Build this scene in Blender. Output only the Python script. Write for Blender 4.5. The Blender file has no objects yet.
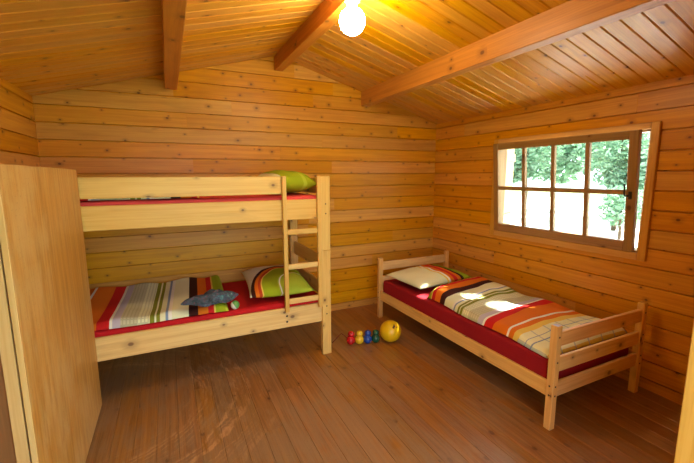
import bpy, bmesh, math, random
from mathutils import Vector, Matrix, noise

rnd = random.Random(7)
COL = bpy.context.scene.collection
S = bpy.context.scene

# ------------------------------------------------------------------ colour / node helpers
def lin(r, g, b):
    def f(c):
        c /= 255.0
        return c / 12.92 if c <= 0.04045 else ((c + 0.055) / 1.055) ** 2.4
    return (f(r), f(g), f(b), 1.0)

def new_mat(name):
    m = bpy.data.materials.new(name)
    m.use_nodes = True
    nt = m.node_tree
    nt.nodes.clear()
    out = nt.nodes.new('ShaderNodeOutputMaterial')
    bs = nt.nodes.new('ShaderNodeBsdfPrincipled')
    nt.links.new(bs.outputs[0], out.inputs[0])
    return m, nt, bs

class G:
    """tiny node-graph helper"""
    def __init__(s, nt): s.nt = nt
    def n(s, t, **k):
        x = s.nt.nodes.new(t)
        for a, v in k.items(): setattr(x, a, v)
        return x
    def put(s, sock, v):
        if hasattr(v, 'is_linked') or isinstance(v, bpy.types.NodeSocket): s.nt.links.new(v, sock)
        else: sock.default_value = v
    def m(s, op, a, b=None, c=None, clamp=False):
        x = s.n('ShaderNodeMath', operation=op, use_clamp=clamp)
        s.put(x.inputs[0], a)
        if b is not None: s.put(x.inputs[1], b)
        if c is not None: s.put(x.inputs[2], c)
        return x.outputs[0]
    def step(s, v, lo, hi):      # smoothstep lo->hi gives 0->1
        x = s.n('ShaderNodeMapRange', interpolation_type='SMOOTHSTEP')
        s.put(x.inputs[0], v); s.put(x.inputs[1], lo); s.put(x.inputs[2], hi)
        x.inputs[3].default_value = 0; x.inputs[4].default_value = 1
        return x.outputs[0]
    def vec(s, x, y, z=0.0):
        c = s.n('ShaderNodeCombineXYZ')
        s.put(c.inputs[0], x); s.put(c.inputs[1], y); s.put(c.inputs[2], z)
        return c.outputs[0]
    def noise(s, v, scale=1, detail=3, rough=.5, dims='3D'):
        x = s.n('ShaderNodeTexNoise', noise_dimensions=dims)
        s.put(x.inputs['Vector'], v)
        x.inputs['Scale'].default_value = scale; x.inputs['Detail'].default_value = detail
        x.inputs['Roughness'].default_value = rough
        return x.outputs[0]
    def mix(s, f, a, b, mode='MIX'):
        x = s.n('ShaderNodeMix', data_type='RGBA', blend_type=mode)
        s.put(x.inputs[0], f); s.put(x.inputs[6], a); s.put(x.inputs[7], b)
        return x.outputs[2]

def wood(name, light, dark, knot=(104, 54, 22), vary=.22, knots=.55, kscale=(3.2, 8.5), rough=.42,
         coat=0.0, wear=None, grain=.8, bump=.12, ksize=1.0, spec=.5):
    """plank wood: UV u runs along the grain in metres, v across; 'bid' = random number of the board"""
    m, nt, bs = new_mat(name)
    g = G(nt)
    uv = g.n('ShaderNodeUVMap', uv_map='UVMap')
    sp = g.n('ShaderNodeSeparateXYZ'); nt.links.new(uv.outputs[0], sp.inputs[0])
    at = g.n('ShaderNodeAttribute', attribute_name='bid')
    bid = at.outputs['Fac']
    u = g.m('ADD', sp.outputs[0], g.m('MULTIPLY', bid, 37.0))
    v = g.m('ADD', sp.outputs[1], g.m('MULTIPLY', bid, 13.0))
    # knots: a sparse cell pattern, measured in metres so that knots come out round
    ku, kv = kscale
    vo = g.n('ShaderNodeTexVoronoi', voronoi_dimensions='2D', feature='F1')
    g.put(vo.inputs['Vector'], g.vec(g.m('MULTIPLY', u, ku), g.m('MULTIPLY', v, kv)))
    vo.inputs['Scale'].default_value = 1.0
    ps = g.n('ShaderNodeSeparateXYZ'); nt.links.new(vo.outputs['Position'], ps.inputs[0])
    cs = g.n('ShaderNodeSeparateColor'); nt.links.new(vo.outputs['Color'], cs.inputs[0])
    du = g.m('SUBTRACT', g.m('DIVIDE', ps.outputs[0], ku), u)
    dv = g.m('SUBTRACT', g.m('DIVIDE', ps.outputs[1], kv), v)
    d = g.m('SQRT', g.m('ADD', g.m('MULTIPLY', g.m('MULTIPLY', du, du), .55), g.m('MULTIPLY', dv, dv)))
    has = g.m('LESS_THAN', cs.outputs[0], knots)
    r = g.m('MULTIPLY', g.m('ADD', g.m('MULTIPLY', cs.outputs[1], .011), .005), ksize)
    core = g.m('MULTIPLY', has, g.m('SUBTRACT', 1.0, g.step(d, g.m('MULTIPLY', r, .6), g.m('MULTIPLY', r, 1.25))))
    halo = g.m('MULTIPLY', has, g.m('SUBTRACT', 1.0, g.step(d, r, g.m('MULTIPLY', r, 4.0))))
    # grain bends around the knots
    vb = g.m('ADD', v, g.m('MULTIPLY', g.m('MULTIPLY', halo, dv), -.55))
    low = g.noise(g.vec(g.m('MULTIPLY', u, 1.1), g.m('MULTIPLY', v, 6.0)), 1, 2)
    vb = g.m('ADD', vb, g.m('MULTIPLY', low, .035))
    fine = g.noise(g.vec(g.m('MULTIPLY', u, 3.0), g.m('MULTIPLY', vb, 120.0)), 1, 3, .6)
    band = g.noise(g.vec(g.m('MULTIPLY', u, .9), g.m('MULTIPLY', vb, 34.0)), 1, 2, .5)
    gr = g.m('ADD', g.m('MULTIPLY', fine, .45), g.m('MULTIPLY', band, .55))
    gr = g.m('MULTIPLY', g.step(gr, .34, .68), grain)
    col = g.mix(gr, lin(*light), lin(*dark))
    tw = g.noise(g.vec(g.m('MULTIPLY', u, 2.2), g.m('MULTIPLY', vb, 15.0)), 1, 3, .55)
    col = g.mix(g.m('MULTIPLY', g.step(tw, .52, .70), .28 * grain), col, lin(*[a * .55 + b * .45 for a, b in zip(dark, knot)]))
    col = g.mix(g.m('MULTIPLY', halo, .32), col, lin(*knot))
    col = g.mix(g.m('MULTIPLY', core, .78), col, lin(*[c * .8 for c in knot]))
    # board to board variation
    wn = g.n('ShaderNodeTexWhiteNoise', noise_dimensions='1D'); g.put(wn.inputs['W'], g.m('MULTIPLY', bid, 97.0))
    hv = g.n('ShaderNodeHueSaturation')
    g.put(hv.inputs['Value'], g.m('ADD', 1.0 - vary * .55, g.m('MULTIPLY', wn.outputs[0], vary)))
    wc = g.n('ShaderNodeSeparateColor'); nt.links.new(wn.outputs[1], wc.inputs[0])
    g.put(hv.inputs['Hue'], g.m('ADD', .5 - .004, g.m('MULTIPLY', wc.outputs[1], .010)))
    g.put(hv.inputs['Saturation'], g.m('ADD', .92, g.m('MULTIPLY', wc.outputs[2], .14)))
    g.put(hv.inputs['Color'], col)
    col = hv.outputs[0]
    rr = g.m('ADD', rough, g.m('MULTIPLY', g.m('SUBTRACT', low, .5), .25))
    if wear:
        tc = g.n('ShaderNodeTexCoord')
        w1 = g.noise(tc.outputs['Object'], 1.3, 6, .65)
        w2 = g.noise(g.vec(g.m('MULTIPLY', u, 5.0), g.m('MULTIPLY', v, 26.0)), 1, 4, .7)
        ww = g.step(g.m('ADD', g.m('MULTIPLY', w1, .6), g.m('MULTIPLY', w2, .4)), .45, .58)
        col = g.mix(g.m('MULTIPLY', ww, wear[1]), col, lin(*wear[0]))
        rr = g.m('ADD', rr, g.m('MULTIPLY', ww, .12))
        # arc-shaped scratches where the wardrobe door has scraped over the boards
        os_ = g.n('ShaderNodeSeparateXYZ'); nt.links.new(tc.outputs['Object'], os_.inputs[0])
        ax_ = g.m('SUBTRACT', os_.outputs[0], -3.55); ay_ = g.m('SUBTRACT', os_.outputs[1], -1.02)
        rad = g.m('SQRT', g.m('ADD', g.m('MULTIPLY', ax_, ax_), g.m('MULTIPLY', ay_, ay_)))
        rw = g.m('ADD', rad, g.m('MULTIPLY', w1, .30))
        rn = g.noise(g.vec(g.m('MULTIPLY', rw, 17.0), 0, 0), 1, 3, .7)
        arc = g.m('MULTIPLY', g.step(rn, .47, .60), g.m('MULTIPLY', g.step(rad, .50, .62), g.m('SUBTRACT', 1.0, g.step(rad, 1.05, 1.25))))
        col = g.mix(g.m('MULTIPLY', g.m('MULTIPLY', arc, g.m('MULTIPLY', g.step(w2, .36, .6), g.step(w1, .38, .56))), .7), col, lin(204, 156, 104))
        # small dark dents and scuffs
        v2 = g.n('ShaderNodeTexVoronoi', voronoi_dimensions='2D', feature='F1')
        g.put(v2.inputs['Vector'], g.vec(g.m('MULTIPLY', u, 9.0), g.m('MULTIPLY', v, 14.0)))
        c2 = g.n('ShaderNodeSeparateColor'); nt.links.new(v2.outputs['Color'], c2.inputs[0])
        sp2 = g.m('MULTIPLY', g.m('LESS_THAN', c2.outputs[0], .22), g.m('SUBTRACT', 1.0, g.step(v2.outputs[0], .03, .13)))
        col = g.mix(g.m('MULTIPLY', sp2, .55), col, lin(62, 36, 22))
    nt.links.new(col, bs.inputs['Base Color'])
    nt.links.new(rr, bs.inputs['Roughness'])
    bs.inputs['Coat Weight'].default_value = coat
    bs.inputs['Specular IOR Level'].default_value = spec
    bs.inputs['Coat Roughness'].default_value = .22
    bp = g.n('ShaderNodeBump'); bp.inputs['Strength'].default_value = bump; bp.inputs['Distance'].default_value = .002
    nt.links.new(gr, bp.inputs['Height']); nt.links.new(bp.outputs[0], bs.inputs['Normal'])
    return m

def plain(name, rgb, rough=.5, metal=0.0, spec=.5, noise_amt=0.0, nscale=20, sheen=0.0, bump=0.0):
    m, nt, bs = new_mat(name)
    g = G(nt)
    bs.inputs['Roughness'].default_value = rough
    bs.inputs['Metallic'].default_value = metal
    bs.inputs['Specular IOR Level'].default_value = spec
    bs.inputs['Sheen Weight'].default_value = sheen
    tc = g.n('ShaderNodeTexCoord')
    nz = g.noise(tc.outputs['Object'], nscale, 4)
    c0 = lin(*rgb); c1 = tuple(min(1, x * (1 - noise_amt)) for x in c0[:3]) + (1,)
    nt.links.new(g.mix(nz, c0, c1), bs.inputs['Base Color'])
    if bump:
        bp = g.n('ShaderNodeBump'); bp.inputs['Strength'].default_value = bump; bp.inputs['Distance'].default_value = .004
        nt.links.new(nz, bp.inputs['Height']); nt.links.new(bp.outputs[0], bs.inputs['Normal'])
    return m

def striped(name, stops, length, check=None, cross=None, rough=.85):
    """woven stripes: UV v (metres along the cloth) -> constant colour bands; check: fine weave grid; cross: lines along the length"""
    m, nt, bs = new_mat(name)
    g = G(nt)
    uv = g.n('ShaderNodeUVMap', uv_map='UVMap')
    sp = g.n('ShaderNodeSeparateXYZ'); nt.links.new(uv.outputs[0], sp.inputs[0])
    rp = g.n('ShaderNodeValToRGB'); cr = rp.color_ramp; cr.interpolation = 'CONSTANT'
    while len(cr.elements) > 1: cr.elements.remove(cr.elements[-1])
    cr.elements[0].position = 0; cr.elements[0].color = lin(*stops[0][1])
    for p, c in stops[1:]:
        e = cr.elements.new(min(.999, p / length)); e.color = lin(*c)
    g.put(rp.inputs[0], g.m('DIVIDE', sp.outputs[1], length))
    col = rp.outputs[0]
    if cross:
        (lo, hi), pitch, wid, c = cross
        fr = g.m('FRACT', g.m('DIVIDE', sp.outputs[0], pitch))
        f = g.m('LESS_THAN', fr, wid / pitch)
        ins = g.m('MULTIPLY', g.m('GREATER_THAN', sp.outputs[1], lo), g.m('LESS_THAN', sp.outputs[1], hi))
        col = g.mix(g.m('MULTIPLY', g.m('MULTIPLY', f, ins), .55), col, lin(*c))
    if check:
        (lo, hi), pitch, c = check
        a = g.m('LESS_THAN', g.m('FRACT', g.m('DIVIDE', sp.outputs[0], pitch)), .35)
        b = g.m('LESS_THAN', g.m('FRACT', g.m('DIVIDE', sp.outputs[1], pitch)), .35)
        ins = g.m('MULTIPLY', g.m('GREATER_THAN', sp.outputs[1], lo), g.m('LESS_THAN', sp.outputs[1], hi))
        col = g.mix(g.m('MULTIPLY', g.m('MULTIPLY', g.m('MAXIMUM', a, b), ins), .45), col, lin(*c))
    tc = g.n('ShaderNodeTexCoord')
    nz = g.noise(tc.outputs['Object'], 260, 2)
    nt.links.new(g.mix(g.m('MULTIPLY', nz, .18), col, (0.25, .2, .15, 1), 'MULTIPLY'), bs.inputs['Base Color'])
    bs.inputs['Roughness'].default_value = rough
    bs.inputs['Specular IOR Level'].default_value = .2
    bp = g.n('ShaderNodeBump'); bp.inputs['Strength'].default_value = .25; bp.inputs['Distance'].default_value = .001
    nt.links.new(nz, bp.inputs['Height']); nt.links.new(bp.outputs[0], bs.inputs['Normal'])
    return m

# ------------------------------------------------------------------ mesh builder
class MB:
    def __init__(s):
        s.bm = bmesh.new()
        s.uv = s.bm.loops.layers.uv.new('UVMap')
        s.bid = s.bm.faces.layers.float.new('bid')
    def poly(s, pts, uvs=None, bid=0.0, mi=0, smooth=False):
        vs = [s.bm.verts.new(p) for p in pts]
        try: f = s.bm.faces.new(vs)
        except ValueError: return None
        f[s.bid] = bid; f.material_index = mi; f.smooth = smooth
        if uvs:
            for l, q in zip(f.loops, uvs): l[s.uv].uv = q
        return f
    def take(s, tmp, M=None, grain=0, bid=None, mi=0, smooth=False, uvfn=None):
        """copy a temporary bmesh into this one with box-projected wood UVs (grain axis = local axis of tmp)"""
        if bid is None: bid = rnd.random()
        tmp.normal_update()
        mp = {}
        oth = [a for a in (0, 1, 2) if a != grain]
        for v in tmp.verts:
            mp[v] = s.bm.verts.new((M @ v.co) if M else v.co)
        for f in tmp.faces:
            try: nf = s.bm.faces.new([mp[v] for v in f.verts])
            except ValueError: continue
            nf[s.bid] = bid; nf.material_index = mi if f.material_index == 0 else f.material_index
            nf.smooth = smooth
            n = f.normal
            ax = max((0, 1, 2), key=lambda a: abs(n[a]))
            for l, ol in zip(nf.loops, f.loops):
                c = ol.vert.co
                if uvfn: l[s.uv].uv = uvfn(c, n)
                elif ax == grain: l[s.uv].uv = (c[oth[0]], c[oth[1]] + 7)
                else:
                    b = [a for a in oth if a != ax][0]
                    l[s.uv].uv = (c[grain] + ax * 3.1, c[b] + ax * .37)
        tmp.free()
    def box(s, a, b, grain=0, bev=.004, M=None, bid=None, mi=0, seg=1):
        t = bmesh.new()
        bmesh.ops.create_cube(t, size=1)
        for v in t.verts:
            v.co = Vector([a[i] + (b[i] - a[i]) * (v.co[i] + .5) for i in range(3)])
        if bev: bmesh.ops.bevel(t, geom=list(t.edges), offset=bev, segments=seg, profile=.5, affect='EDGES')
        s.take(t, M, grain, bid, mi, smooth=False)
    def lathe(s, prof, M=None, segs=20, mi=0, bid=0, smooth=True, uvs=False):
        """prof: list of (r, z); axis z"""
        t = bmesh.new(); rings = []
        for r, z in prof:
            if r < 1e-6: rings.append([t.verts.new((0, 0, z))])
            else: rings.append([t.verts.new((r * math.cos(2 * math.pi * k / segs), r * math.sin(2 * math.pi * k / segs), z)) for k in range(segs)])
        for A, B_ in zip(rings, rings[1:]):
            for k in range(segs):
                q = [A[k % len(A)], A[(k + 1) % len(A)], B_[(k + 1) % len(B_)], B_[k % len(B_)]]
                u = []
                for v in q:
                    if v not in u: u.append(v)
                if len(u) > 2: t.faces.new(u)
        bmesh.ops.recalc_face_normals(t, faces=list(t.faces))
        s.take(t, M, 2, bid, mi, smooth)
    def tube(s, pts, rad, segs=8, mi=0):
        pts = [Vector(p) for p in pts]; t = bmesh.new(); rings = []
        for i, p in enumerate(pts):
            d = (pts[min(i + 1, len(pts) - 1)] - pts[max(i - 1, 0)]).normalized()
            a = d.orthogonal().normalized() if i == 0 else (a - d * a.dot(d)).normalized()
            b = d.cross(a)
            rr = rad[i] if isinstance(rad, (list, tuple)) else rad
            rings.append([t.verts.new(p + a * rr * math.cos(2 * math.pi * k / segs) + b * rr * math.sin(2 * math.pi * k / segs)) for k in range(segs)])
        for A, B_ in zip(rings, rings[1:]):
            for k in range(segs): t.faces.new([A[k], A[(k + 1) % segs], B_[(k + 1) % segs], B_[k]])
        t.faces.new(rings[0]); t.faces.new(rings[-1])
        bmesh.ops.recalc_face_normals(t, faces=list(t.faces))
        s.take(t, None, 0, None, mi, True)
    def build(s, name, mats, parent=None, loc=None):
        me = bpy.data.meshes.new(name)
        s.bm.normal_update(); s.bm.to_mesh(me); s.bm.free()
        for m in (mats if isinstance(mats, (list, tuple)) else [mats]): me.materials.append(m)
        o = bpy.data.objects.new(name, me); COL.objects.link(o)
        if parent: o.parent = parent
        if loc: o.location = loc
        return o

def tag(o, label, cat, group=None, kind=None):
    o['label'] = label; o['category'] = cat
    if group: o['group'] = group
    if kind: o['kind'] = kind
    return o
def thing(name, label, cat, loc=(0, 0, 0), rotz=0, group=None):
    o = bpy.data.objects.new(name, None); COL.objects.link(o)
    o.empty_display_size = .1
    o.location = loc; o.rotation_euler = (0, 0, rotz)
    return tag(o, label, cat, group)
def struct(o):
    o['kind'] = 'structure'; return o

# ------------------------------------------------------------------ materials
M_wall = wood('pine_wall', (218, 156, 42), (192, 122, 22), vary=.15, knots=.62, kscale=(4.2, 10), rough=.40, ksize=.62, grain=.8, spec=.3)
M_ceil = wood('pine_ceiling', (220, 160, 50), (196, 130, 30), vary=.10, knots=.45, kscale=(3.5, 10), rough=.33, ksize=.65)
M_beam = wood('larch_beam', (208, 140, 58), (178, 110, 40), vary=.15, knots=.4, rough=.42)
M_floor = wood('varnished_floor', (166, 114, 58), (120, 78, 37), vary=.30, knots=.45, kscale=(2.6, 8.5), rough=.34, wear=((148, 122, 92), .62), coat=.2, bump=.2)
M_pine = wood('bed_pine', (232, 194, 112), (214, 164, 78), knot=(120, 62, 26), vary=.14, knots=.36, kscale=(3.6, 11), rough=.45, ksize=.9)
M_pine2 = wood('bed_pine_amber', (236, 194, 126), (214, 160, 92), knot=(112, 58, 26), vary=.16, knots=.36, kscale=(3.6, 11), rough=.45)
M_frame = wood('window_wood', (216, 166, 78), (190, 132, 54), vary=.12, knots=.25, rough=.45)
M_sash = wood('sash_wood', (164, 128, 82), (138, 104, 62), vary=.10, knots=.2, rough=.42)
M_ply = wood('plywood', (200, 148, 78), (164, 112, 52), vary=.06, knots=0.0, rough=.5, grain=.85, wear=((204, 168, 106), .7))
M_edge = wood('pale_batten', (232, 204, 146), (214, 178, 112), vary=.1, knots=.15, rough=.5)
M_jamb = wood('door_pine', (238, 198, 112), (222, 172, 80), vary=.08, knots=.2, rough=.45)
M_plyd = wood('plywood_brown', (150, 100, 58), (120, 78, 44), vary=.08, knots=0, rough=.6)
M_red = plain('red_sheet', (196, 28, 34), .8, noise_amt=.12, nscale=30, spec=.2, bump=.1)
M_rose = plain('rose_sheet', (228, 84, 84), .8, noise_amt=.12, nscale=30, spec=.2, bump=.1)
M_wine = plain('wine_sheet', (150, 24, 36), .8, noise_amt=.12, nscale=30, spec=.2, bump=.1)
M_dark = plain('dark_hole', (46, 30, 20), .6)
M_steel = plain('dark_metal', (70, 66, 60), .4, metal=.8)
M_white = plain('white_plastic', (232, 228, 215), .4)

CREAM = (236, 240, 200); WHITE = (244, 244, 232); GREEN = (156, 176, 30); LIME = (176, 196, 58); OLIVE = (132, 140, 44)
RED = (206, 34, 34); ORANGE = (226, 120, 26); BROWN = (66, 28, 22); BLUE = (136, 160, 190); LILAC = (196, 190, 206); YEL = (236, 206, 96)
duvet_stops = [(0, LIME), (.035, GREEN), (.10, YEL), (.112, RED), (.155, ORANGE), (.225, BROWN), (.29, CREAM), (.40, WHITE), (.425, BLUE),
               (.445, CREAM), (.475, OLIVE), (.50, CREAM), (.515, OLIVE), (.54, CREAM), (.62, (206, 206, 170)), (.72, LILAC), (.765, WHITE), (.785, RED), (.86, ORANGE),
               (.985, WHITE), (1.005, ORANGE), (1.045, YEL), (1.09, CREAM), (1.15, BLUE), (1.16, CREAM), (1.20, BLUE), (1.212, CREAM), (1.33, YEL), (1.36, CREAM)]
M_duvet = striped('striped_duvet', duvet_stops, 1.5, check=((.55, .72), .022, (150, 150, 120)), cross=((1.09, 1.5), .14, .012, BLUE))
M_pilA = striped('striped_pillow', [(0, WHITE), (.20, BROWN), (.235, ORANGE), (.27, (196, 70, 30)), (.30, YEL), (.31, GREEN), (.46, LIME), (.475, WHITE), (.485, LIME)], .8)
M_pilB = striped('striped_pillow_pale', [(0, CREAM), (.40, YEL), (.425, WHITE), (.45, ORANGE), (.50, RED), (.55, ORANGE), (.60, BROWN), (.64, GREEN)], .7)
M_pilG = striped('green_pillow', [(0, CREAM), (.1, GREEN), (.28, LIME), (.31, GREEN), (.5, LIME), (.52, GREEN)], .7)

# ------------------------------------------------------------------ room dimensions (metres; right back corner = origin)
W = 3.957; HW = 2.176; RZ = 2.724; XR = -W / 2; YF = -3.22; TH = .08
SL = (RZ - HW) / (W / 2)
CO = .136; Z0 = .079 - .136         # log course height and phase
WY0, WY1, WZ0, WZ1 = -2.33, -1.00, .985, 1.865   # window opening in the right wall

def clip(poly, a, b, c):     # keep a*s + b*t + c >= 0 ; points (s, t, d)
    out = []
    for i in range(len(poly)):
        p, q = poly[i], poly[(i + 1) % len(poly)]
        fp, fq = a * p[0] + b * p[1] + c, a * q[0] + b * q[1] + c
        if fp >= 0: out.append(p)
        if (fp >= 0) != (fq >= 0):
            k = fp / (fp - fq); out.append(tuple(p[j] + (q[j] - p[j]) * k for j in range(3)))
    return out

def planks(mb, O, sv, tv, nv, s0, s1, t0, t1, pitch, phase, lens, planes=(), hole=None, ch=.0032, dp=.0150, gap=.0030, mi=0, joint=True):
    """tongue and groove boards covering s0..s1 x t0..t1 in the plane O + s*sv + t*tv, face looking along nv"""
    O, sv, tv, nv = Vector(O), Vector(sv), Vector(tv), Vector(nv)
    k = math.floor((t0 - phase) / pitch)
    flip = sv.cross(tv).dot(nv) < 0
    while phase + k * pitch < t1:
        a, b = phase + k * pitch + gap, phase + (k + 1) * pitch - gap
        k += 1
        cuts = [s0]; x = s0 + rnd.uniform(.3, 1) * lens[1]
        while x < s1 - .4:
            cuts.append(x); x += rnd.uniform(*lens)
        cuts.append(s1)
        for c0, c1 in zip(cuts, cuts[1:]):
            bid = rnd.random()
            e0 = c0 + (.001 if c0 > s0 else 0); e1 = c1 - (.001 if c1 < s1 else 0)
            strips = [[(e0, a, -dp), (e1, a, -dp), (e1, a + ch, 0), (e0, a + ch, 0)],
                      [(e0, a + ch, 0), (e1, a + ch, 0), (e1, b - ch, 0), (e0, b - ch, 0)],
                      [(e0, b - ch, 0), (e1, b - ch, 0), (e1, b, -dp), (e0, b, -dp)]]
            for st in strips:
                st = clip(st, 0, 1, -t0); st = clip(st, 0, -1, t1) if st else st
                for pl in planes:
                    if st: st = clip(st, *pl)
                pieces = [st] if st else []
                if hole and st:
                    h0, h1, g0, g1 = hole
                    L = clip(st, -1, 0, h0); R = clip(st, 1, 0, -h1)
                    mid = clip(st, 1, 0, -h0); mid = clip(mid, -1, 0, h1) if mid else []
                    lo = clip(mid, 0, -1, g0) if mid else []; hi = clip(mid, 0, 1, -g1) if mid else []
                    pieces = [p for p in (L, R, lo, hi) if p]
                for p in pieces:
                    if len(p) < 3: continue
                    pts = [O + sv * q[0] + tv * q[1] + nv * q[2] for q in p]
                    uvs = [(q[0] - c0, q[1] - a) for q in p]
                    if flip: pts.reverse(); uvs.reverse()
                    mb.poly(pts, uvs, bid, mi)

def prism(mb, pts, vec, mi=0):
    """closed solid: polygon pts extruded by vec (backing behind the boards)"""
    t = bmesh.new(); vec = Vector(vec)
    A = [t.verts.new(p) for p in pts]; B_ = [t.verts.new(Vector(p) + vec) for p in pts]
    t.faces.new(A); t.faces.new(list(reversed(B_)))
    for i in range(len(A)):
        j = (i + 1) % len(A); t.faces.new([A[i], B_[i], B_[j], A[j]])
    bmesh.ops.recalc_face_normals(t, faces=list(t.faces))
    mb.take(t, None, 0, .3, mi)

# ---- floor
mb = MB()
planks(mb, (0, 0, 0), (0, 1, 0), (1, 0, 0), (0, 0, 1), YF, 0, -W, 0, .1185, -3.445, (1.6, 3.2), ch=.0016, dp=.0018, gap=.0008)
prism(mb, [(-W - TH, YF - TH, -.003), (TH, YF - TH, -.003), (TH, TH, -.003), (-W - TH, TH, -.003)], (0, 0, -.15))
struct(mb.build('floor', M_floor))

# ---- back wall (gable)
g_planes = [(-SL, -1, HW), (SL, -1, HW + SL * W)]       # below the two roof slopes
mb = MB()
planks(mb, (0, 0, 0), (1, 0, 0), (0, 0, 1), (0, -1, 0), -W, 0, 0, RZ, CO, Z0, (1.1, 2.6), g_planes)
prism(mb, [(-W - TH, .016, -.05), (TH, .016, -.05), (TH, .016, HW), (XR, .016, RZ), (-W - TH, .016, HW)], (0, TH, 0))
struct(mb.build('wall_back', M_wall))
# ---- left wall
mb = MB()
planks(mb, (-W, 0, 0), (0, 1, 0), (0, 0, 1), (1, 0, 0), YF, 0, 0, HW, CO, Z0, (1.4, 3.0))
prism(mb, [(-W - .016, YF - TH, -.05), (-W - .016, .005, -.05), (-W - .016, .005, HW), (-W - .016, YF - TH, HW)], (-TH, 0, 0))
struct(mb.build('wall_left', M_wall))
# ---- right wall with the window opening
mb = MB()
planks(mb, (0, 0, 0), (0, 1, 0), (0, 0, 1), (-1, 0, 0), YF, 0, 0, HW, CO, Z0, (1.4, 3.0), hole=(WY0, WY1, WZ0, WZ1))
def back_box(y0, y1, z0, z1): prism(mb, [(.016, y0, z0), (.016, y1, z0), (.016, y1, z1), (.016, y0, z1)], (TH, 0, 0))
back_box(YF - TH, WY0, -.05, HW); back_box(WY1, .005, -.05, HW); back_box(WY0, WY1, -.05, WZ0); back_box(WY0, WY1, WZ1, HW)
struct(mb.build('wall_right', M_wall))
# ---- front wall with the wide doorway the picture is taken through
DX0, DX1, DZ = -3.46, -1.384, 2.09
mb = MB()
planks(mb, (0, YF, 0), (1, 0, 0), (0, 0, 1), (0, 1, 0), -W, 0, 0, RZ, CO, Z0, (1.2, 2.6), g_planes, hole=(DX0, DX1, -.1, DZ))
yb = YF - .016
prism(mb, [(-W - TH, yb, -.05), (DX0, yb, -.05), (DX0, yb, HW + SL * (W + DX0)), (-W - TH, yb, HW)], (0, -TH, 0))
prism(mb, [(DX1, yb, -.05), (TH, yb, -.05), (TH, yb, HW), (DX1, yb, HW - SL * DX1)], (0, -TH, 0))
prism(mb, [(DX0, yb, DZ), (DX1, yb, DZ), (DX1, yb, HW - SL * DX1), (XR, yb, RZ), (DX0, yb, HW + SL * (W + DX0))], (0, -TH, 0))
struct(mb.build('wall_front', M_wall))
door = bpy.data.objects.new('door_1', None); COL.objects.link(door); struct(door)
door.location = ((DX0 + DX1) / 2, YF, 0)
dw = (DX1 - DX0) / 2
for a, b, gx, nm in (((-dw, -.14, 0), (-dw + .035, .02, DZ), 2, 'door_jamb'), ((dw - .035, -.14, 0), (dw, .02, DZ), 2, 'door_jamb'), ((-dw + .035, -.14, DZ - .035), (dw - .035, .02, DZ), 0, 'door_head')):
    mb = MB(); mb.box(a, b, gx, .004); mb.build(nm, M_jamb, door)

# ---- unseen porch wall added left of the doorway to cut incoming light
mb = MB()
planks(mb, (-W + .02, 0, 0), (0, 1, 0), (0, 0, 1), (1, 0, 0), YF - 1.9, YF - TH - .01, -.16, HW, CO, Z0, (1.4, 3.0))
prism(mb, [(-W + .004, YF - 1.9, -.16), (-W + .004, YF - TH - .01, -.16), (-W + .004, YF - TH - .01, HW), (-W + .004, YF - 1.9, HW)], (-TH, 0, 0))
struct(mb.build('wall_light_screen', M_wall))

# ---- ceiling: two slopes of boards running down the slope
ca = 1 / math.hypot(1, SL); LS = math.hypot(W / 2, RZ - HW)
mb = MB()
planks(mb, (XR, 0, RZ), (ca, 0, -SL * ca), (0, 1, 0), (-SL * ca, 0, -ca), 0, LS, YF, 0, .103, -.008, (5, 6), ch=.0062, dp=.006, gap=.0018)
planks(mb, (XR, 0, RZ), (-ca, 0, -SL * ca), (0, 1, 0), (SL * ca, 0, -ca), 0, LS, YF, 0, .103, -.008, (5, 6), ch=.0062, dp=.006, gap=.0018)
ov = .10; e = .0065
prism(mb, [(XR, YF - 1.9, RZ + e), (ov, YF - 1.9, HW - SL * ov + e), (ov, YF - 1.9, HW - SL * ov + .11), (XR, YF - 1.9, RZ + .11)], (0, -YF + 2.05, 0))  # carried past the front wall: unseen porch roof, added to cut doorway light
prism(mb, [(XR, YF - 1.9, RZ + e), (-W - ov, YF - 1.9, HW - SL * ov + e), (-W - ov, YF - 1.9, HW - SL * ov + .11), (XR, YF - 1.9, RZ + .11)], (0, -YF + 2.05, 0))
struct(mb.build('ceiling', M_ceil))

# ---- purlins and ridge beam
def beam(xc, wd, zb, label):
    x0, x1 = xc - wd / 2, xc + wd / 2
    def rz(x): return RZ - SL * abs(x - XR)
    if x0 < XR < x1: pts = [(x0, 0, zb), (x1, 0, zb), (x1, 0, rz(x1)), (XR, 0, RZ), (x0, 0, rz(x0))]
    else: pts = [(x0, 0, zb), (x1, 0, zb), (x1, 0, rz(x1)), (x0, 0, rz(x0))]
    t = bmesh.new()
    A = [t.verts.new((p[0], -.001, p[2])) for p in pts]; B_ = [t.verts.new((p[0], YF + .001, p[2])) for p in pts]
    t.faces.new(A); t.faces.new(B_)
    for i in range(len(A)):
        j = (i + 1) % len(A); t.faces.new([A[i], B_[i], B_[j], A[j]])
    bmesh.ops.recalc_face_normals(t, faces=list(t.faces))
    ed = [e for e in t.edges if all(abs(v.co.z - zb) < 1e-4 for v in e.verts)]
    bmesh.ops.bevel(t, geom=ed, offset=.005, segments=2, profile=.5, affect='EDGES')
    mb = MB(); mb.take(t, None, 1, rnd.random())
    o = mb.build('ceiling_beam', M_beam)
    tag(o, label, 'beam', 'roof beams', 'structure')
beam(XR - .985, .10, 2.316, 'orange-brown roof beam over the wardrobe and bunk bed, left of the light bulb')
beam(XR, .085, 2.580, 'orange-brown ridge beam at the peak of the ceiling, carrying the light bulb')
beam(XR + .978, .10, 2.314, 'orange-brown roof beam nearest the window, its underside pale with daylight')

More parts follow.
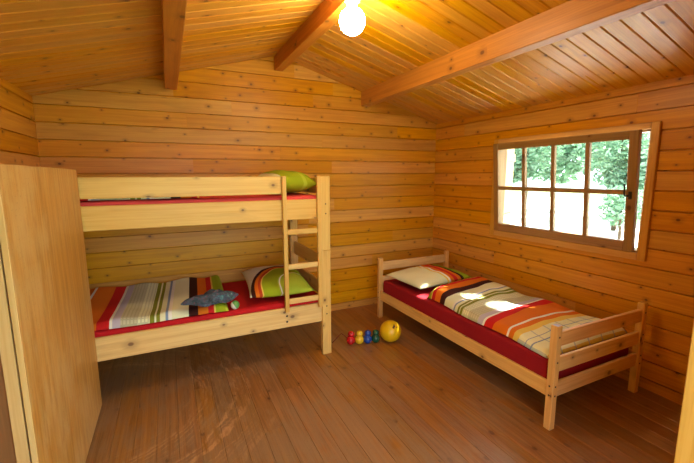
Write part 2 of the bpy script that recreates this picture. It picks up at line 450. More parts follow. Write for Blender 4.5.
# ------------------------------------------------------------------ window
win = bpy.data.objects.new('window_1', None); COL.objects.link(win); win.location = (0, (WY0 + WY1) / 2, WZ0)
struct(win)
oy, oz = (WY0 + WY1) / 2, WZ0
hw_, hh = (WY1 - WY0) / 2, WZ1 - WZ0
mb = MB()     # casing boards on the wall, local coords (x into wall, y along wall, z up)
c = .050
cT = .042
mb.box((-.022, -hw_ - c, -c), (0, -hw_ + .004, hh + cT), 2, .004)
mb.box((-.022, hw_ - .004, -c), (0, hw_ + c, hh + cT), 2, .004)
mb.box((-.022, -hw_ + .004, hh - .004), (0, hw_ - .004, hh + cT), 1, .004)
mb.box((-.022, -hw_ + .004, -c), (0, hw_ - .004, .004), 1, .004)
mb.build('window_casing', M_frame, win)
mb = MB()     # lining of the opening
d1 = .10
mb.box((.001, -hw_, 0), (d1, -hw_ + .018, hh), 2, .002); mb.box((.001, hw_ - .018, 0), (d1, hw_, hh), 2, .002)
mb.box((.001, -hw_ + .018, hh - .018), (d1, hw_ - .018, hh), 1, .002); mb.box((.001, -hw_ + .018, 0), (d1 + .03, hw_ - .018, .018), 1, .002)
mb.build('window_lining', M_sash, win)
# the sash: hinged at its foot, leaning a little into the room
TILT = math.radians(4.8)
sash = bpy.data.objects.new('window_sash', None)
sl, sr, sh = hw_ - .012, hw_ - .034, hh - .012
mb = MB(); st = .062; tk = .04
mb.box((0, -sr, 0), (tk, -sr + st, sh), 2, .004); mb.box((0, sl - st * .95, 0), (tk, sl, sh), 2, .004)
mb.box((0, -sr + st, sh - st), (tk, sl - st * .95, sh), 1, .004); mb.box((0, -sr + st, 0), (tk, sl - st * .95, st + .012), 1, .004)
so = mb.build('window_sash', M_sash, win); bpy.data.objects.remove(sash)
so.location = (-.028, 0, .006); so.rotation_euler = (0, -TILT, 0)
ya, yb2, za, zb = -sr + st, sl - st * .95, st + .012, sh - st
mb = MB(); mw = .017
for k in (1, 2, 3):
    y = ya + (yb2 - ya) * k / 4; mb.box((.004, y - mw, za), (tk - .006, y + mw, zb), 2, .003)
zm = za + (zb - za) * .49
mb.box((.003, ya, zm - mw * 1.05), (tk - .005, yb2, zm + mw * 1.05), 1, .003)
mb.build('glazing_bars', M_sash, so)
gm = bpy.data.materials.new('window_glass'); gm.use_nodes = True; nt = gm.node_tree; nt.nodes.clear()
o_ = nt.nodes.new('ShaderNodeOutputMaterial'); mx = nt.nodes.new('ShaderNodeMixShader'); lw = nt.nodes.new('ShaderNodeLayerWeight'); lw.inputs[0].default_value = .5; pw_ = nt.nodes.new('ShaderNodeMath'); pw_.operation = 'POWER'; pw_.inputs[1].default_value = 4; fr = nt.nodes.new('ShaderNodeMath'); fr.operation = 'MULTIPLY_ADD'; fr.inputs[1].default_value = .5; fr.inputs[2].default_value = .035; nt.links.new(lw.outputs['Facing'], pw_.inputs[0]); nt.links.new(pw_.outputs[0], fr.inputs[0])
tr = nt.nodes.new('ShaderNodeBsdfTransparent'); tr.inputs[0].default_value = (.95, .98, .97, 1); gl = nt.nodes.new('ShaderNodeBsdfGlossy'); gl.inputs['Roughness'].default_value = .02
nt.links.new(fr.outputs[0], mx.inputs[0]); nt.links.new(tr.outputs[0], mx.inputs[1]); nt.links.new(gl.outputs[0], mx.inputs[2]); nt.links.new(mx.outputs[0], o_.inputs[0])
mb = MB(); mb.box((.018, ya - .004, za - .004), (.022, yb2 + .004, zb + .004), 1, 0)
mb.build('window_glass', gm, so)
mb = MB()     # casement handle on the near stile
hy = -sr + st * .5
hz = zm - .02
mb.box((-.010, hy - .012, hz - .028), (0, hy + .012, hz + .028), 2, .004)
mb.box((-.03, hy - .006, hz - .006), (-.012, hy + .006, hz + .006), 0, .002)
mb.box((-.038, hy - .007, hz - .008), (-.028, hy + .007, hz + .010), 2, .003)
mb.box((-.038, hy + .007, hz - .006), (-.030, hy + .026, hz + .006), 1, .002)
mb.box((-.038, hy + .018, hz + .006), (-.030, hy + .028, hz + .085), 2, .002)
hd = mb.build('window_handle', M_steel, so); hd['label'] = 'dark metal handle'

# outside: board shutter folded back beside the window
mb = MB()
for k in range(4): mb.box((.09 + k * .098, -.012, 0), (.09 + k * .098 + .096, .012, .95), 2, .003)
mb.box((.10, -.03, .1), (.47, -.012, .18), 0, .003); mb.box((.10, -.03, .75), (.47, -.012, .83), 0, .003)
shut = mb.build('window_shutter', M_edge)
shut.location = (.03, -.97, .95); shut.rotation_euler = (0, 0, math.radians(24))
tag(shut, 'pale board shutter standing open outside the far end of the window', 'shutter')

# ------------------------------------------------------------------ beds
def bolts(mb, pts, ax, r=.006):
    for p in pts:
        R = Matrix.Translation(p) @ (Matrix.Rotation(math.pi / 2, 4, 'X') if ax == 1 else Matrix.Rotation(-math.pi / 2, 4, 'Y'))
        mb.lathe([(0, .0012), (r, .0012), (r, -.004), (0, -.004)], R, 10, mi=1, smooth=False)

def bunk_bed(label, loc, rotz=0):
    """local: x along the length 0..L, y from the back (0) to the front (-D)"""
    L, D, H = 2.062, .94, 1.548
    t = thing('bunk_bed', label, 'bunk bed', loc, rotz, None)
    pw, pd, zj = .08, .05, .93
    for x0 in (0, L - pw):
        for y0 in (-D, -pd):
            for (a, b) in ((0, zj - .001), (zj + .001, H)):
                mb = MB(); mb.box((x0, y0, a), (x0 + pw, y0 + pd, b), 2, .004)
                if y0 == -D:
                    zs = (.37, .44) if a == 0 else (1.24, 1.32)
                    bolts(mb, [(x0 + pw / 2, y0, z) for z in zs], 1)
                mb.build('bed_post', [M_pine, M_dark], t)
    fy0, fy1 = -D + .012, -D + .034
    def rail(name, a, b, grain=0):
        mb = MB(); mb.box(a, b, grain, .004); return mb.build(name, [M_pine, M_dark], t)
    rail('side_rail', (pw, fy0, .306), (L - pw, fy1, .474)); rail('side_rail', (pw, -.036, .318), (L - pw, -.014, .484))
    rail('side_rail', (pw, fy0, 1.200), (L - pw, fy1, 1.362)); rail('side_rail', (pw, -.036, 1.20), (L - pw, -.014, 1.362))
    sx = L - pw - .328
    rail('guard_rail', (pw, fy0, 1.408), (sx + .03, fy1, H - .002))
    rail('guard_rail', (pw, -.036, 1.408), (L - pw, -.014, H - .002))
    for x0, x1 in ((.022, .044), (L - .044, L - .022)):
        for z0, z1 in ((.318, .45), (.50, .625), (.735, .865), (1.20, 1.362), (1.40, 1.535)):
            rail('end_board', (x0, -D + pd, z0), (x1, -pd, z1), 1)
    for zb in (.345, 1.225):          # slatted base
        mb = MB()
        for k in range(14):
            x = .12 + k * .137; mb.box((x, -D + .04, zb), (x + .07, -.04, zb + .018), 1, .002)
        mb.build('slatted_base', M_pine, t)
    # ladder
    for x0, w_ in ((sx, .034), (L - pw - .038, .036)):
        mb = MB(); mb.box((x0, -D - .018, .445), (x0 + w_, fy0 - .001, H), 2, .004)
        mb.build('ladder_stile', [M_pine, M_dark], t)
    mb = MB()
    for zc in (.53, .82, 1.105):
        mb = MB(); mb.box((sx + .034, -D - .012, zc - .022), (L - pw - .038, -D + .011, zc + .022), 0, .005)
        mb.build('ladder_rung', M_pine, t)
    for z in (.405, .355):
        mb = MB(); bolts(mb, [(sx + .017, fy0, z)], 1, .009); mb.build('rail_bolt', [M_dark, M_dark], t)
    return t
BX = -3.902
bunk_bed('tall pale pine bunk bed with a ladder standing against the back wall', (BX, -.008, 0))

def single_bed():
    Wd, L, H = .955, 2.088, .668        # local x 0 (room side) .. Wd (wall), y 0 (head) .. -L (foot)
    t = thing('single_bed', 'low pine single bed standing under the window', 'bed', (-1.045, -.378, 0))
    p = .046
    for x0 in (0, Wd - p):
        for y0 in (-p, -L):
            mb = MB(); mb.box((x0, y0, 0), (x0 + p, y0 + p, H), 2, .004)
            zs = (.225, .285, .44, .60)
            if x0 == 0: bolts(mb, [(0, y0 + p / 2, z) for z in zs[:2]], 0, .006)
            if y0 == -L: bolts(mb, [(x0 + p / 2, -L, z) for z in zs], 1, .006)
            if y0 == -L and x0 == 0: mb.box((.006, -L + .006, H - .001), (p - .006, -L + p - .006, H + .0015), 0, 0, mi=2)
            mb.build('bed_post', [M_pine2, M_dark, M_sticker], t)
    def rail(name, a, b, grain):
        mb = MB(); mb.box(a, b, grain, .004); mb.build(name, M_pine2, t)
    rail('side_rail', (.010, -L + p, .205), (.034, -p, .302), 1); rail('side_rail', (Wd - .034, -L + p, .205), (Wd - .010, -p, .302), 1)
    for y0 in (-.036, -L + .012):
        nm = 'headboard_rail' if y0 > -1 else 'footboard_rail'
        for z0, z1 in ((.532, .624), (.368, .462), (.205, .300)):
            rail(nm, (p, y0, z0), (Wd - p, y0 + .024, z1), 0)
    mb = MB()
    for k in range(14):
        y = -.1 - k * .138; mb.box((.034, y - .07, .225), (Wd - .034, y, .243), 0, .002)
    mb.build('slatted_base', M_pine2, t)
M_sticker = plain('sticker', (196, 196, 224), .5)
single_bed()

# ------------------------------------------------------------------ bedding
def fbm(x, y, s, seed=0):
    return noise.noise(Vector((x * s, y * s, seed * 3.7))) + .5 * noise.noise(Vector((x * s * 2.1, y * s * 2.1, seed * 3.7 + 9)))

def mattress(label, lo, hi, mat, sag=.004, seed=0):
    x0, y0, z0 = lo; x1, y1, z1 = hi
    t = bmesh.new()
    bmesh.ops.create_cube(t, size=1)
    for v in t.verts: v.co = Vector([lo[i] + (hi[i] - lo[i]) * (v.co[i] + .5) for i in range(3)])
    bmesh.ops.bevel(t, geom=list(t.edges), offset=.028, segments=4, profile=.6, affect='EDGES')
    bmesh.ops.triangulate(t, faces=[f for f in t.faces if len(f.verts) > 4])
    bmesh.ops.subdivide_edges(t, edges=[e for e in t.edges if e.calc_length() > .3], cuts=14, use_grid_fill=True)
    for v in t.verts:
        if v.co.z > z1 - .06: v.co.z += sag * fbm(v.co.x, v.co.y, 5, seed)
    c = Vector(((x0 + x1) / 2, (y0 + y1) / 2, z0))
    for v in t.verts: v.co -= c
    mb = MB(); mb.take(t, None, 0, 0, 0, True)
    o = mb.build('mattress', mat, None, c)
    return tag(o, label, 'mattress')

def blanket(label, nx, ny, surf, thick, uvf, mat, name='duvet', group=None):
    """surf(a,b)->(x,y,z) for a,b in 0..1 : upper surface; underside follows thick below near the middle and closes at the rim"""
    mb = MB(); bm = mb.bm
    top = [[None] * (ny + 1) for _ in range(nx + 1)]; bot = [[None] * (ny + 1) for _ in range(nx + 1)]
    base = Vector(surf(.5, .5)); base.z -= thick
    for i in range(nx + 1):
        for j in range(ny + 1):
            p = Vector(surf(i / nx, j / ny)) - base
            top[i][j] = bm.verts.new(p)
            q = p.copy(); q.z -= thick * (1 if 0 < i < nx and 0 < j < ny else .35)
            bot[i][j] = bm.verts.new(q)
    def face(vs, ab):
        f = bm.faces.new(vs); f.smooth = True
        for l, (a, b) in zip(f.loops, ab): l[mb.uv].uv = uvf(a / nx, b / ny)
    for i in range(nx):
        for j in range(ny):
            q = [(i, j), (i + 1, j), (i + 1, j + 1), (i, j + 1)]
            face([top[a][b] for a, b in q], q); face([bot[a][b] for a, b in reversed(q)], list(reversed(q)))
    rim = [(i, 0) for i in range(nx)] + [(nx, j) for j in range(ny)] + [(i, ny) for i in range(nx, 0, -1)] + [(0, j) for j in range(ny, 0, -1)]
    for k in range(len(rim)):
        a, b = rim[k], rim[(k + 1) % len(rim)]
        face([top[a[0]][a[1]], bot[a[0]][a[1]], bot[b[0]][b[1]], top[b[0]][b[1]]], [a, a, b, b])
    bmesh.ops.recalc_face_normals(bm, faces=list(bm.faces))
    o = mb.build(name, mat, None, base)
    return tag(o, label, 'duvet' if name == 'duvet' else name, group)

def edge_round(a, w):        # 0 at the rim, 1 inside
    k = min(a, 1 - a) / w
    return 1.0 if k >= 1 else math.sqrt(max(0, 1 - (1 - k) ** 2))

def pillow(label, loc, L, Wd, H, rot, mat, seed=0, uvdir=0):
    n = 22; mb = MB(); bm = mb.bm
    R = Matrix.Rotation(rot[2], 3, 'Z') @ Matrix.Rotation(rot[1], 3, 'Y') @ Matrix.Rotation(rot[0], 3, 'X')
    V = {}
    for sgn in (1, -1):
        for i in range(n + 1):
            for j in range(n + 1):
                if (i in (0, n) or j in (0, n)) and sgn < 0: V[i, j, -1] = V[i, j, 1]; continue
                a, b = i / n * 2 - 1, j / n * 2 - 1
                h = ((1 - abs(a) ** 2.6) * (1 - abs(b) ** 2.6)) ** .55
                pin = 1 - .06 * (1 - abs(a) ** 2) * abs(b) ** 3; pin2 = 1 - .06 * (1 - abs(b) ** 2) * abs(a) ** 3
                z = sgn * h * H / 2 * (1 if sgn > 0 else .75) + (.012 * fbm(a, b, 2.2, seed) * h if sgn > 0 else 0)
                V[i, j, sgn] = bm.verts.new(R @ Vector((a * L / 2 * pin2, b * Wd / 2 * pin, z)))
    for sgn in (1, -1):
        for i in range(n):
            for j in range(n):
                q = [(i, j), (i + 1, j), (i + 1, j + 1), (i, j + 1)]
                if sgn < 0: q.reverse()
                f = bm.faces.new([V[a, b, sgn] for a, b in q]); f.smooth = True
                for l, (a, b) in zip(f.loops, q):
                    uu, vv = a / n * L, b / n * Wd
                    bend = .05 * math.sin(b / n * 3.1) if uvdir == 0 else .04 * math.sin(a / n * 3)
                    l[mb.uv].uv = (vv, uu + bend) if uvdir == 0 else (uu, .72 - math.hypot((uu - L * .86) * 1.15, vv - Wd * .10))
    o = mb.build('pillow', mat, None, loc)
    return tag(o, label, 'pillow')

# lower bunk
MT = .508
mattress('red sheeted mattress in the lower bunk', (BX + .052, -.905, .3642), (BX + 2.01, -.052, MT), M_red, seed=1)
def sf_low(a, b):       # a along the length from the open end to the wardrobe, b from front to back
    x = -2.66 - 1.17 * a + .05 * (b - .5)
    y = -.905 + .83 * b + .012 * math.sin(a * 9)
    er = edge_round(a, .05) * edge_round(b, .07)
    z = MT + .010 + er * (.045 + .055 * b ** 2 + .012 * fbm(x, y, 4, 2) + .008 * math.sin(a * 22 + b * 2))
    return (x, y, z)
blanket('striped duvet laid over the lower bunk beside the wardrobe', 60, 34, sf_low, .009, lambda a, b: (b * .8, .015 + a * 1.14), M_duvet)
pillow('green pillow with brown and orange stripes in the lower bunk', (-2.21, -.512, MT + .088), .54, .77, .19, (math.radians(2), 0, math.radians(-5)), M_pilA, 3, 2)

# upper bunk
MU = 1.387
mattress('rose-red sheeted mattress in the upper bunk', (BX + .052, -.905, 1.2442), (BX + 2.01, -.052, MU), M_rose, seed=4)
def sf_up(a, b):
    x = -2.84 - .98 * a; y = -.86 + .76 * b
    er = edge_round(a, .06) * edge_round(b, .08)
    return (x, y, MU + .010 + er * (.036 + .008 * fbm(x, y, 4, 7)))
blanket('striped duvet lying flat in the upper bunk behind the guard rail', 44, 26, sf_up, .009, lambda a, b: (b * .8, .1 + a * .98), M_duvet)
pillow('plain green pillow in the upper bunk above the ladder', (-2.105, -.46, MU + .100), .41, .72, .23, (0, math.radians(2), math.radians(3)), M_pilG, 5)

# single bed
MS = .425
mattress('wine-red sheeted mattress on the single bed', (-1.008, -2.405, .2445), (-.130, -.430, MS), M_wine, seed=8)
def sf_s(a, b):         # a from the pillow end to the foot, b from the room side to the wall
    y = -1.13 - 1.262 * a + .05 * math.sin(b * 3.2) * (1 - a) + .22 * b * (1 - a)
    y = max(y, -2.39)
    x = -1.00 + .052 * (1 - a) + (.86 - .045 * (1 - a)) * b + .012 * math.sin(a * 11)
    er = edge_round(a, .05) * edge_round(b, .07)
    z = MS + .010 + er * (.05 + .016 * fbm(x, y, 3.4, 11) + .010 * math.sin(a * 19 + b * 3) + .02 * math.exp(-((a - .1) / .08) ** 2))
    return (x, y, z)
blanket('striped duvet spread over the single bed under the window', 64, 40, sf_s, .009, lambda a, b: (b * .86, .06 + a * 1.28), M_duvet)
pillow('pale cream pillow with orange stripes at the head of the single bed', (-.62, -.725, MS + .075), .76, .52, .145, (math.radians(3), 0, math.radians(8)), M_pilB, 12)

# ------------------------------------------------------------------ wardrobe
WX = -3.551; WYb, WYn = -.965, -2.172; WH = 1.594
def wardrobe():
    t = thing('wardrobe', 'plywood wardrobe with a plain door standing beside the bunk bed', 'wardrobe', (WX, WYb, 0))
    D = WX - (-W) - .008; Ly = WYb - WYn            # local: x 0 (door face) .. -D, y 0 .. -Ly
    mb = MB(); mb.box((-.019, -Ly, .012), (0, 0, WH), 2, .002, bid=.41); mb.build('door', M_ply, t)
    # pale edge strip on the near end of the door
    mb = MB(); mb.box((-.019, -Ly - .004, .012), (-.001, -Ly, WH), 2, .001); o = mb.build('edge_strip', M_edge, t); o['label'] = 'pale edge strip'
    for x0, x1 in ((-.064, -.026), (-D, -D + .04)):
        for y0, y1 in ((-Ly + .001, -Ly + .04), (-.04, -.001)):
            mb = MB(); mb.box((x0, y0, 0), (x1, y1, WH - .0205), 2, .002)
            o = mb.build('corner_batten', M_edge, t); o['label'] = 'pale upright batten'
    mb = MB(); mb.box((-D + .04, -Ly + .012, .03), (-.064, -Ly + .024, WH - .022), 2, 0); mb.build('side_panel', M_plyd, t)
    mb = MB(); mb.box((-D + .04, -.024, .03), (-.064, -.012, WH - .022), 2, 0); mb.build('side_panel', M_plyd, t)
    mb = MB(); mb.box((-D, -Ly, WH - .02), (-.02, 0, WH), 1, .002); mb.build('top_panel', M_ply, t)
    mb = MB(); mb.box((-D + .001, -Ly + .04, .03), (-D + .01, -.04, WH - .021), 2, 0); mb.build('back_panel', M_plyd, t)
    mb = MB(); mb.box((-D + .01, -Ly + .03, .05), (-.026, -.03, .07), 1, 0); mb.build('bottom_panel', M_plyd, t)
wardrobe()

# ------------------------------------------------------------------ light bulb
BLB = Vector((XR - .004, -1.655, 0))
def bulb():
    t = thing('light_bulb', 'glowing white globe light bulb fixed under the ridge beam', 'light bulb', (BLB.x, BLB.y, 2.58))
    mb = MB()
    mb.lathe([(0, 0), (.046, 0), (.046, -.006), (.030, -.012), (.030, -.034), (.0, -.034)], None, 24)
    mb.build('lamp_socket', M_white, t)
    em = bpy.data.materials.new('glowing_bulb'); em.use_nodes = True; nt = em.node_tree; nt.nodes.clear()
    o = nt.nodes.new('ShaderNodeOutputMaterial'); e = nt.nodes.new('ShaderNodeEmission'); e.inputs[0].default_value = BULB_COL; e.inputs[1].default_value = BULB_W
    nt.links.new(e.outputs[0], o.inputs[0])
    R = .078; cz = -.114
    prof = [(0, cz - R)]
    for k in range(1, 15):
        a = -math.pi / 2 + k * math.pi / 18
        prof.append((R * math.cos(a), cz + R * math.sin(a)))
    prof += [(.036, cz + .066), (.027, -.0345)]
    mb = MB(); mb.lathe(prof, None, 28); mb.build('glass_globe', em, t)
BULB_COL = (1.0, .77, .43, 1); BULB_W = 112
bulb()

# ------------------------------------------------------------------ toys
ym = plain('yellow_ball', (240, 196, 20), .35, noise_amt=.25, nscale=9)
t = thing('ball', 'yellow ball with a small dark mark on the floor beside the single bed', 'ball', (-1.246, -.972, .001))
mb = MB(); tmp = bmesh.new(); bmesh.ops.create_uvsphere(tmp, u_segments=32, v_segments=20, radius=.1)
bmesh.ops.translate(tmp, verts=tmp.verts, vec=(0, 0, .1)); mb.take(tmp, None, 2, 0, 0, True); mb.build('ball_skin', ym, t)
mb = MB()
for (th, ph, r) in ((-93, 47, .011), (-101, 40, .012), (-80, 38, .006), (-88, 55, .006)):
    d = Vector((math.cos(math.radians(th)) * math.cos(math.radians(ph)), math.sin(math.radians(th)) * math.cos(math.radians(ph)), math.sin(math.radians(ph))))
    Mx = Matrix.Translation(Vector((0, 0, .1)) + d * .0985) @ d.to_track_quat('Z', 'Y').to_matrix().to_4x4()
    mb.lathe([(0, .0028), (r * .7, .0026), (r, .0)], Mx, 12)
o = mb.build('printed_mark', plain('mark_black', (50, 36, 16), .5), t); o['label'] = 'small dark printed mark'

def pull_toy():
    t = thing('pull_along_toy', 'row of red, yellow, blue and green wooden toy figures on the floor', 'toy', (-1.50, -.905, .001))
    pts = [(-.112, .034), (-.036, .008), (.038, -.014), (.112, -.036)]
    cols = [('red', (190, 24, 32)), ('yellow', (232, 190, 40)), ('blue', (36, 74, 160)), ('green', (22, 78, 56))]
    for (x, y), (cn, c) in zip(pts, cols):
        mt = plain('toy_' + cn, c, .25, noise_amt=.1)
        mb = MB(); pr = [(0, .0)]
        for k in range(1, 12):
            a = -math.pi / 2 + k * math.pi / 12; pr.append((0.041 * math.cos(a), .043 + .043 * math.sin(a)))
        pr += [(.014, .0855)]
        mb.lathe(pr + [(0, .086)], Matrix.Translation((x, y, 0)), 20); b = mb.build('toy_body', mt, t); b['label'] = cn + ' painted body'
        mb = MB(); pr = [(.012, .072)]
        for k in range(2, 13):
            a = -math.pi / 2 + k * math.pi / 12; pr.append((max(0, .0305 * math.cos(a)), .098 + .028 * math.sin(a)))
        mb.lathe(pr, Matrix.Translation((x + .004, y + .004, 0)), 18); hd = mb.build('toy_head', mt, t); hd['label'] = cn + ' painted head'
    mb = MB(); mb.tube([(-.105, .032, .036), (.105, -.034, .036)], .005); mb.build('toy_rod', M_pine, t)
    mb = MB(); mb.tube([(-.135, .045, .05), (-.165, .065, .085), (-.185, .085, .10), (-.205, .10, .075), (-.235, .12, .03), (-.26, .13, .004)], .0035)
    o = mb.build('pull_string', plain('string_red', (110, 30, 26), .8), t); o['label'] = 'thin dark red pull string'
pull_toy()

# crumpled patterned cloth lying across the lower bunk duvet, with a small ball beside it
def cloth_bundle():
    m, nt, bs = new_mat('patterned_cloth'); g = G(nt)
    tc = g.n('ShaderNodeTexCoord')
    n1 = g.noise(tc.outputs['Object'], 20, 4, .7); n2 = g.noise(tc.outputs['Object'], 44, 3)
    rp = g.n('ShaderNodeValToRGB'); cr = rp.color_ramp
    cr.elements[0].position = .33; cr.elements[0].color = lin(30, 40, 48); cr.elements[1].position = .72; cr.elements[1].color = lin(148, 158, 162)
    e = cr.elements.new(.47); e.color = lin(68, 84, 94); e = cr.elements.new(.56); e.color = lin(84, 84, 104); e = cr.elements.new(.62); e.color = lin(72, 128, 126)
    nt.links.new(n1, rp.inputs[0])
    nt.links.new(g.mix(g.m('MULTIPLY', g.step(n2, .60, .66), .6), rp.outputs[0], lin(132, 70, 92)), bs.inputs['Base Color']); bs.inputs['Roughness'].default_value = .85
    t = bmesh.new(); bmesh.ops.create_icosphere(t, subdivisions=5, radius=1)
    for v in t.verts:
        p = v.co.copy()
        prof = (1 - .55 * max(0, -p.x) ** 1.5) * (1 - .35 * max(0, p.x) ** 3)
        f = 1 + .26 * noise.noise(p * 2.3 + Vector((3, 1, 7))) + .24 * noise.noise(p * 5.5)
        v.co = Vector((p.x * .225, p.y * .075 * prof * f + .022 * math.sin(p.x * 2.4) + .016 * math.sin(p.x * 8 + 1) * abs(p.y), max(-.55, p.z) * .050 * prof * f + .006 * math.sin(p.x * 7)))
        if p.z > 0: v.co.z += .010 * abs(math.sin(p.x * 6 + p.y * 2)) * prof
    mb = MB(); mb.take(t, None, 0, 0, 0, True)
    o = mb.build('cloth_bundle', m, None, (-2.805, -.845, MT + .100)); o.rotation_euler = (0, math.radians(4), math.radians(12))
    tag(o, 'crumpled grey and teal patterned cloth lying across the lower bunk duvet', 'cloth')
cloth_bundle()
m, nt, bs = new_mat('two_tone_ball'); g = G(nt); tc = g.n('ShaderNodeTexCoord'); sx_ = g.n('ShaderNodeSeparateXYZ'); nt.links.new(tc.outputs['Object'], sx_.inputs[0])
nt.links.new(g.mix(g.step(g.m('ADD', sx_.outputs[0], g.m('MULTIPLY', sx_.outputs[2], .6)), -.010, -.004), lin(236, 232, 214), lin(96, 164, 84)), bs.inputs['Base Color']); bs.inputs['Roughness'].default_value = .4
tmp = bmesh.new(); bmesh.ops.create_uvsphere(tmp, u_segments=24, v_segments=16, radius=.034)
mb = MB(); mb.take(tmp, None, 0, 0, 0, True); o = mb.build('ball', m, None, (-2.63, -.872, MT + .036))
tag(o, 'small green and white ball beside the patterned cloth in the lower bunk', 'ball')

# ------------------------------------------------------------------ outdoors
mb = MB()
gp = plain('pale_gravel', (222, 220, 210), .9, noise_amt=.2, nscale=3)
prism(mb, [(-30, -30, -.16), (40, -30, -.16), (40, 40, -.16), (-30, 40, -.16)], (0, 0, -.3))
struct(mb.build('ground', plain('grass', (96, 108, 62), .95, noise_amt=.35, nscale=6)))
mb = MB(); prism(mb, [(.45, -6, -.155), (24, -6, -.155), (24, 24, -.155), (.45, 24, -.155)], (0, 0, -.05))
struct(mb.build('yard_paving', gp))

SUN = Vector((1, -.22, 1.30)).normalized()       # towards the sun
leafm, nt, bs = new_mat('leaves'); g = G(nt)
at = g.n('ShaderNodeAttribute', attribute_name='bid')
nt.links.new(g.mix(at.outputs['Fac'], lin(76, 114, 92), lin(140, 174, 152)), bs.inputs['Base Color']); bs.inputs['Roughness'].default_value = .5
out = [n for n in nt.nodes if n.type == 'OUTPUT_MATERIAL'][0]
tl = g.n('ShaderNodeBsdfTranslucent'); tl.inputs[0].default_value = lin(104, 146, 104); ms = g.n('ShaderNodeMixShader'); ms.inputs[0].default_value = .35
nt.links.new(bs.outputs[0], ms.inputs[1]); nt.links.new(tl.outputs[0], ms.inputs[2]); nt.links.new(ms.outputs[0], out.inputs[0])
bark = plain('bark', (92, 74, 56), .9, noise_amt=.4, nscale=14, bump=.4)

def tree(label, loc, crowns, trunk_h, n, leaf=.11, keep=None, name='tree', group='trees outside the window', trunk_r=.07):
    t = thing(name, label, 'tree' if name == 'tree' else 'bush', loc, 0, group)
    mb = MB()
    for k in range(n):
        cx, cy, cz, rx, ry, rz = crowns[k % len(crowns)]
        while True:
            p = Vector((rnd.uniform(-1, 1), rnd.uniform(-1, 1), rnd.uniform(-1, 1)))
            if .15 < p.length < 1: break
        p = Vector((cx + p.x * rx, cy + p.y * ry, cz + p.z * rz))
        if keep and not keep(p + Vector(loc)): continue
        s = leaf * rnd.uniform(.6, 1.3)
        a = Vector((rnd.gauss(0, 1), rnd.gauss(0, 1), rnd.gauss(0, .6))).normalized(); b = a.cross(Vector((rnd.gauss(0, 1), rnd.gauss(0, 1), rnd.gauss(0, 1)))).normalized(); c_ = a.cross(b)
        mb.poly([p - a * s, p - b * s * .45 + c_ * s * .1, p + a * s, p + b * s * .45 + c_ * s * .1], None, rnd.random())
    mb.build('foliage', leafm, t)
    mb = MB(); mb.tube([(0, 0, 0), (.03, .02, trunk_h * .4), (-.03, .05, trunk_h * .75), (0, 0, trunk_h)], [trunk_r, trunk_r * .8, trunk_r * .65, trunk_r * .35], 10)
    for cr in crowns: mb.tube([(0, .02, trunk_h * .55), (cr[0] * .5, cr[1] * .5, (trunk_h * .6 + cr[2]) / 2), (cr[0], cr[1], cr[2])], [trunk_r * .5, trunk_r * .3, .02], 7)
    mb.build('trunk', bark, t)

# trees across the yard, seen through the panes
gz = -.154
tree('pale leafy tree standing farthest left beyond the window', (9.0, 9.0, gz), [(0, 0, 3.2, 1.25, 1.25, 1.3), (.4, -.4, 2.2, .9, .8, .7)], 2.8, 4200)
tree('bushy green tree seen through the middle window panes', (9.4, 6.2, gz), [(0, 0, 3.2, 1.3, 1.35, 1.5), (-.2, .5, 2.0, .8, .8, .6)], 2.8, 4600)
tree('dense green tree seen through the right window panes', (9.3, 2.9, gz), [(0, 0, 2.9, 1.3, 1.3, 1.6), (.2, -.4, 1.7, .9, .8, .8)], 2.6, 4600)
tree('tall pale tree in the back row, farthest left behind the others', (13.5, 12.4, gz), [(0, 0, 3.6, 1.9, 1.9, 2.2)], 3.4, 2600, leaf=.22)
tree('tall tree in the back row behind the middle window panes', (13.8, 8.2, gz), [(0, 0, 3.6, 2.0, 2.0, 2.3)], 3.4, 2800, leaf=.22)
tree('tall tree in the back row behind the right window panes', (13.2, 4.2, gz), [(0, 0, 3.4, 1.9, 1.9, 2.2)], 3.4, 2800, leaf=.22)
tree('low leafy bush standing outside the lower right window pane', (7.0, 1.5, gz), [(0, 0, .95, .5, .55, .5)], .9, 800, name='bush', leaf=.08, group=None, trunk_r=.04)
# the tall unseen tree that shades the window: crown gaps cut along chosen sun rays
spots = [(-.60, -1.70, .5, .03), (-.43, -1.76, .5, .03), (-.84, -1.13, .56, .02), (-.68, -1.43, .5, .0)]
def keep(p):
    for sx, sy, sz, r in spots:
        k = (p.z - sz) / SUN.z
        q = p - SUN * k
        if math.hypot(q.x - sx, q.y - sy) < r * (.8 + .4 * rnd.random()) + .13: return False
    return True
c0 = Vector((-.5, -1.5, .5)) + SUN * 7.0
tree('tall shade tree rising outside beside the window', (c0.x + .6, c0.y - 1.9, gz), [(-.6, 1.9, c0.z - gz, 1.25, 1.25, 1.0)], c0.z - gz, 4600, leaf=.13, keep=keep, group=None, trunk_r=.2)

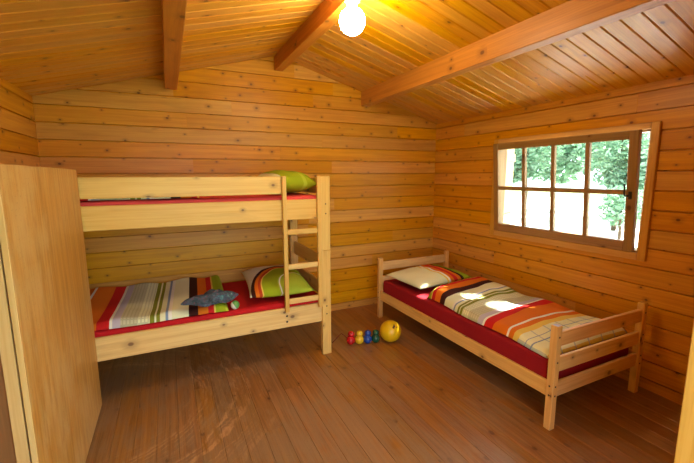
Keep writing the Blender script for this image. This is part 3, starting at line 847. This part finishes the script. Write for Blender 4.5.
# ------------------------------------------------------------------ light, sky, camera
SUN_W, SKY_W, EXPO = 46.0, 4.2, 0.24
sd = bpy.data.lights.new('sun', 'SUN'); sd.energy = SUN_W; sd.angle = math.radians(.6); sd.color = (1, .95, .86)
so_ = bpy.data.objects.new('sun', sd); COL.objects.link(so_); so_.rotation_euler = SUN.to_track_quat('Z', 'Y').to_euler(); so_.location = (6, -3, 9)
wd = bpy.data.worlds.new('sky'); S.world = wd; wd.use_nodes = True
nt = wd.node_tree; nt.nodes.clear(); o = nt.nodes.new('ShaderNodeOutputWorld'); b = nt.nodes.new('ShaderNodeBackground')
b.inputs[0].default_value = (.80, .92, 1, 1); b.inputs[1].default_value = SKY_W; nt.links.new(b.outputs[0], o.inputs[0])

def portal(name, loc, rot, sx, sy):
    d = bpy.data.lights.new(name, 'AREA'); d.shape = 'RECTANGLE'; d.size = sx; d.size_y = sy; d.cycles.is_portal = True
    o = bpy.data.objects.new(name, d); COL.objects.link(o); o.location = loc; o.rotation_euler = rot
portal('window_portal', (.12, (WY0 + WY1) / 2, (WZ0 + WZ1) / 2), (0, math.radians(90), 0), .9, 1.3)
portal('door_portal', ((DX0 + DX1) / 2, YF - .16, 1.0), (math.radians(90), 0, 0), DX1 - DX0, 2.0)

cd = bpy.data.cameras.new('camera'); cd.sensor_fit = 'HORIZONTAL'; cd.sensor_width = 36; cd.lens = 371.35 / 694 * 36; cd.clip_start = .05
cam = bpy.data.objects.new('camera', cd); COL.objects.link(cam); S.camera = cam
pitch, yaw, roll = .1486, .4465, -.0038
F = Vector((math.sin(yaw) * math.cos(pitch), math.cos(yaw) * math.cos(pitch), -math.sin(pitch)))
r = Vector((math.cos(yaw), -math.sin(yaw), 0)); u = r.cross(F)
c_, s_ = math.cos(roll), math.sin(roll)
r, u = r * c_ + u * s_, u * c_ - r * s_
mat = Matrix((r, u, -F)).transposed().to_4x4(); mat.translation = (-3.0473, -3.7951, 1.5485)
cam.matrix_world = mat

S.view_settings.view_transform = 'Standard'; S.view_settings.look = 'None'; S.view_settings.gamma = 1; S.view_settings.use_curve_mapping = False
S.view_settings.exposure = EXPO
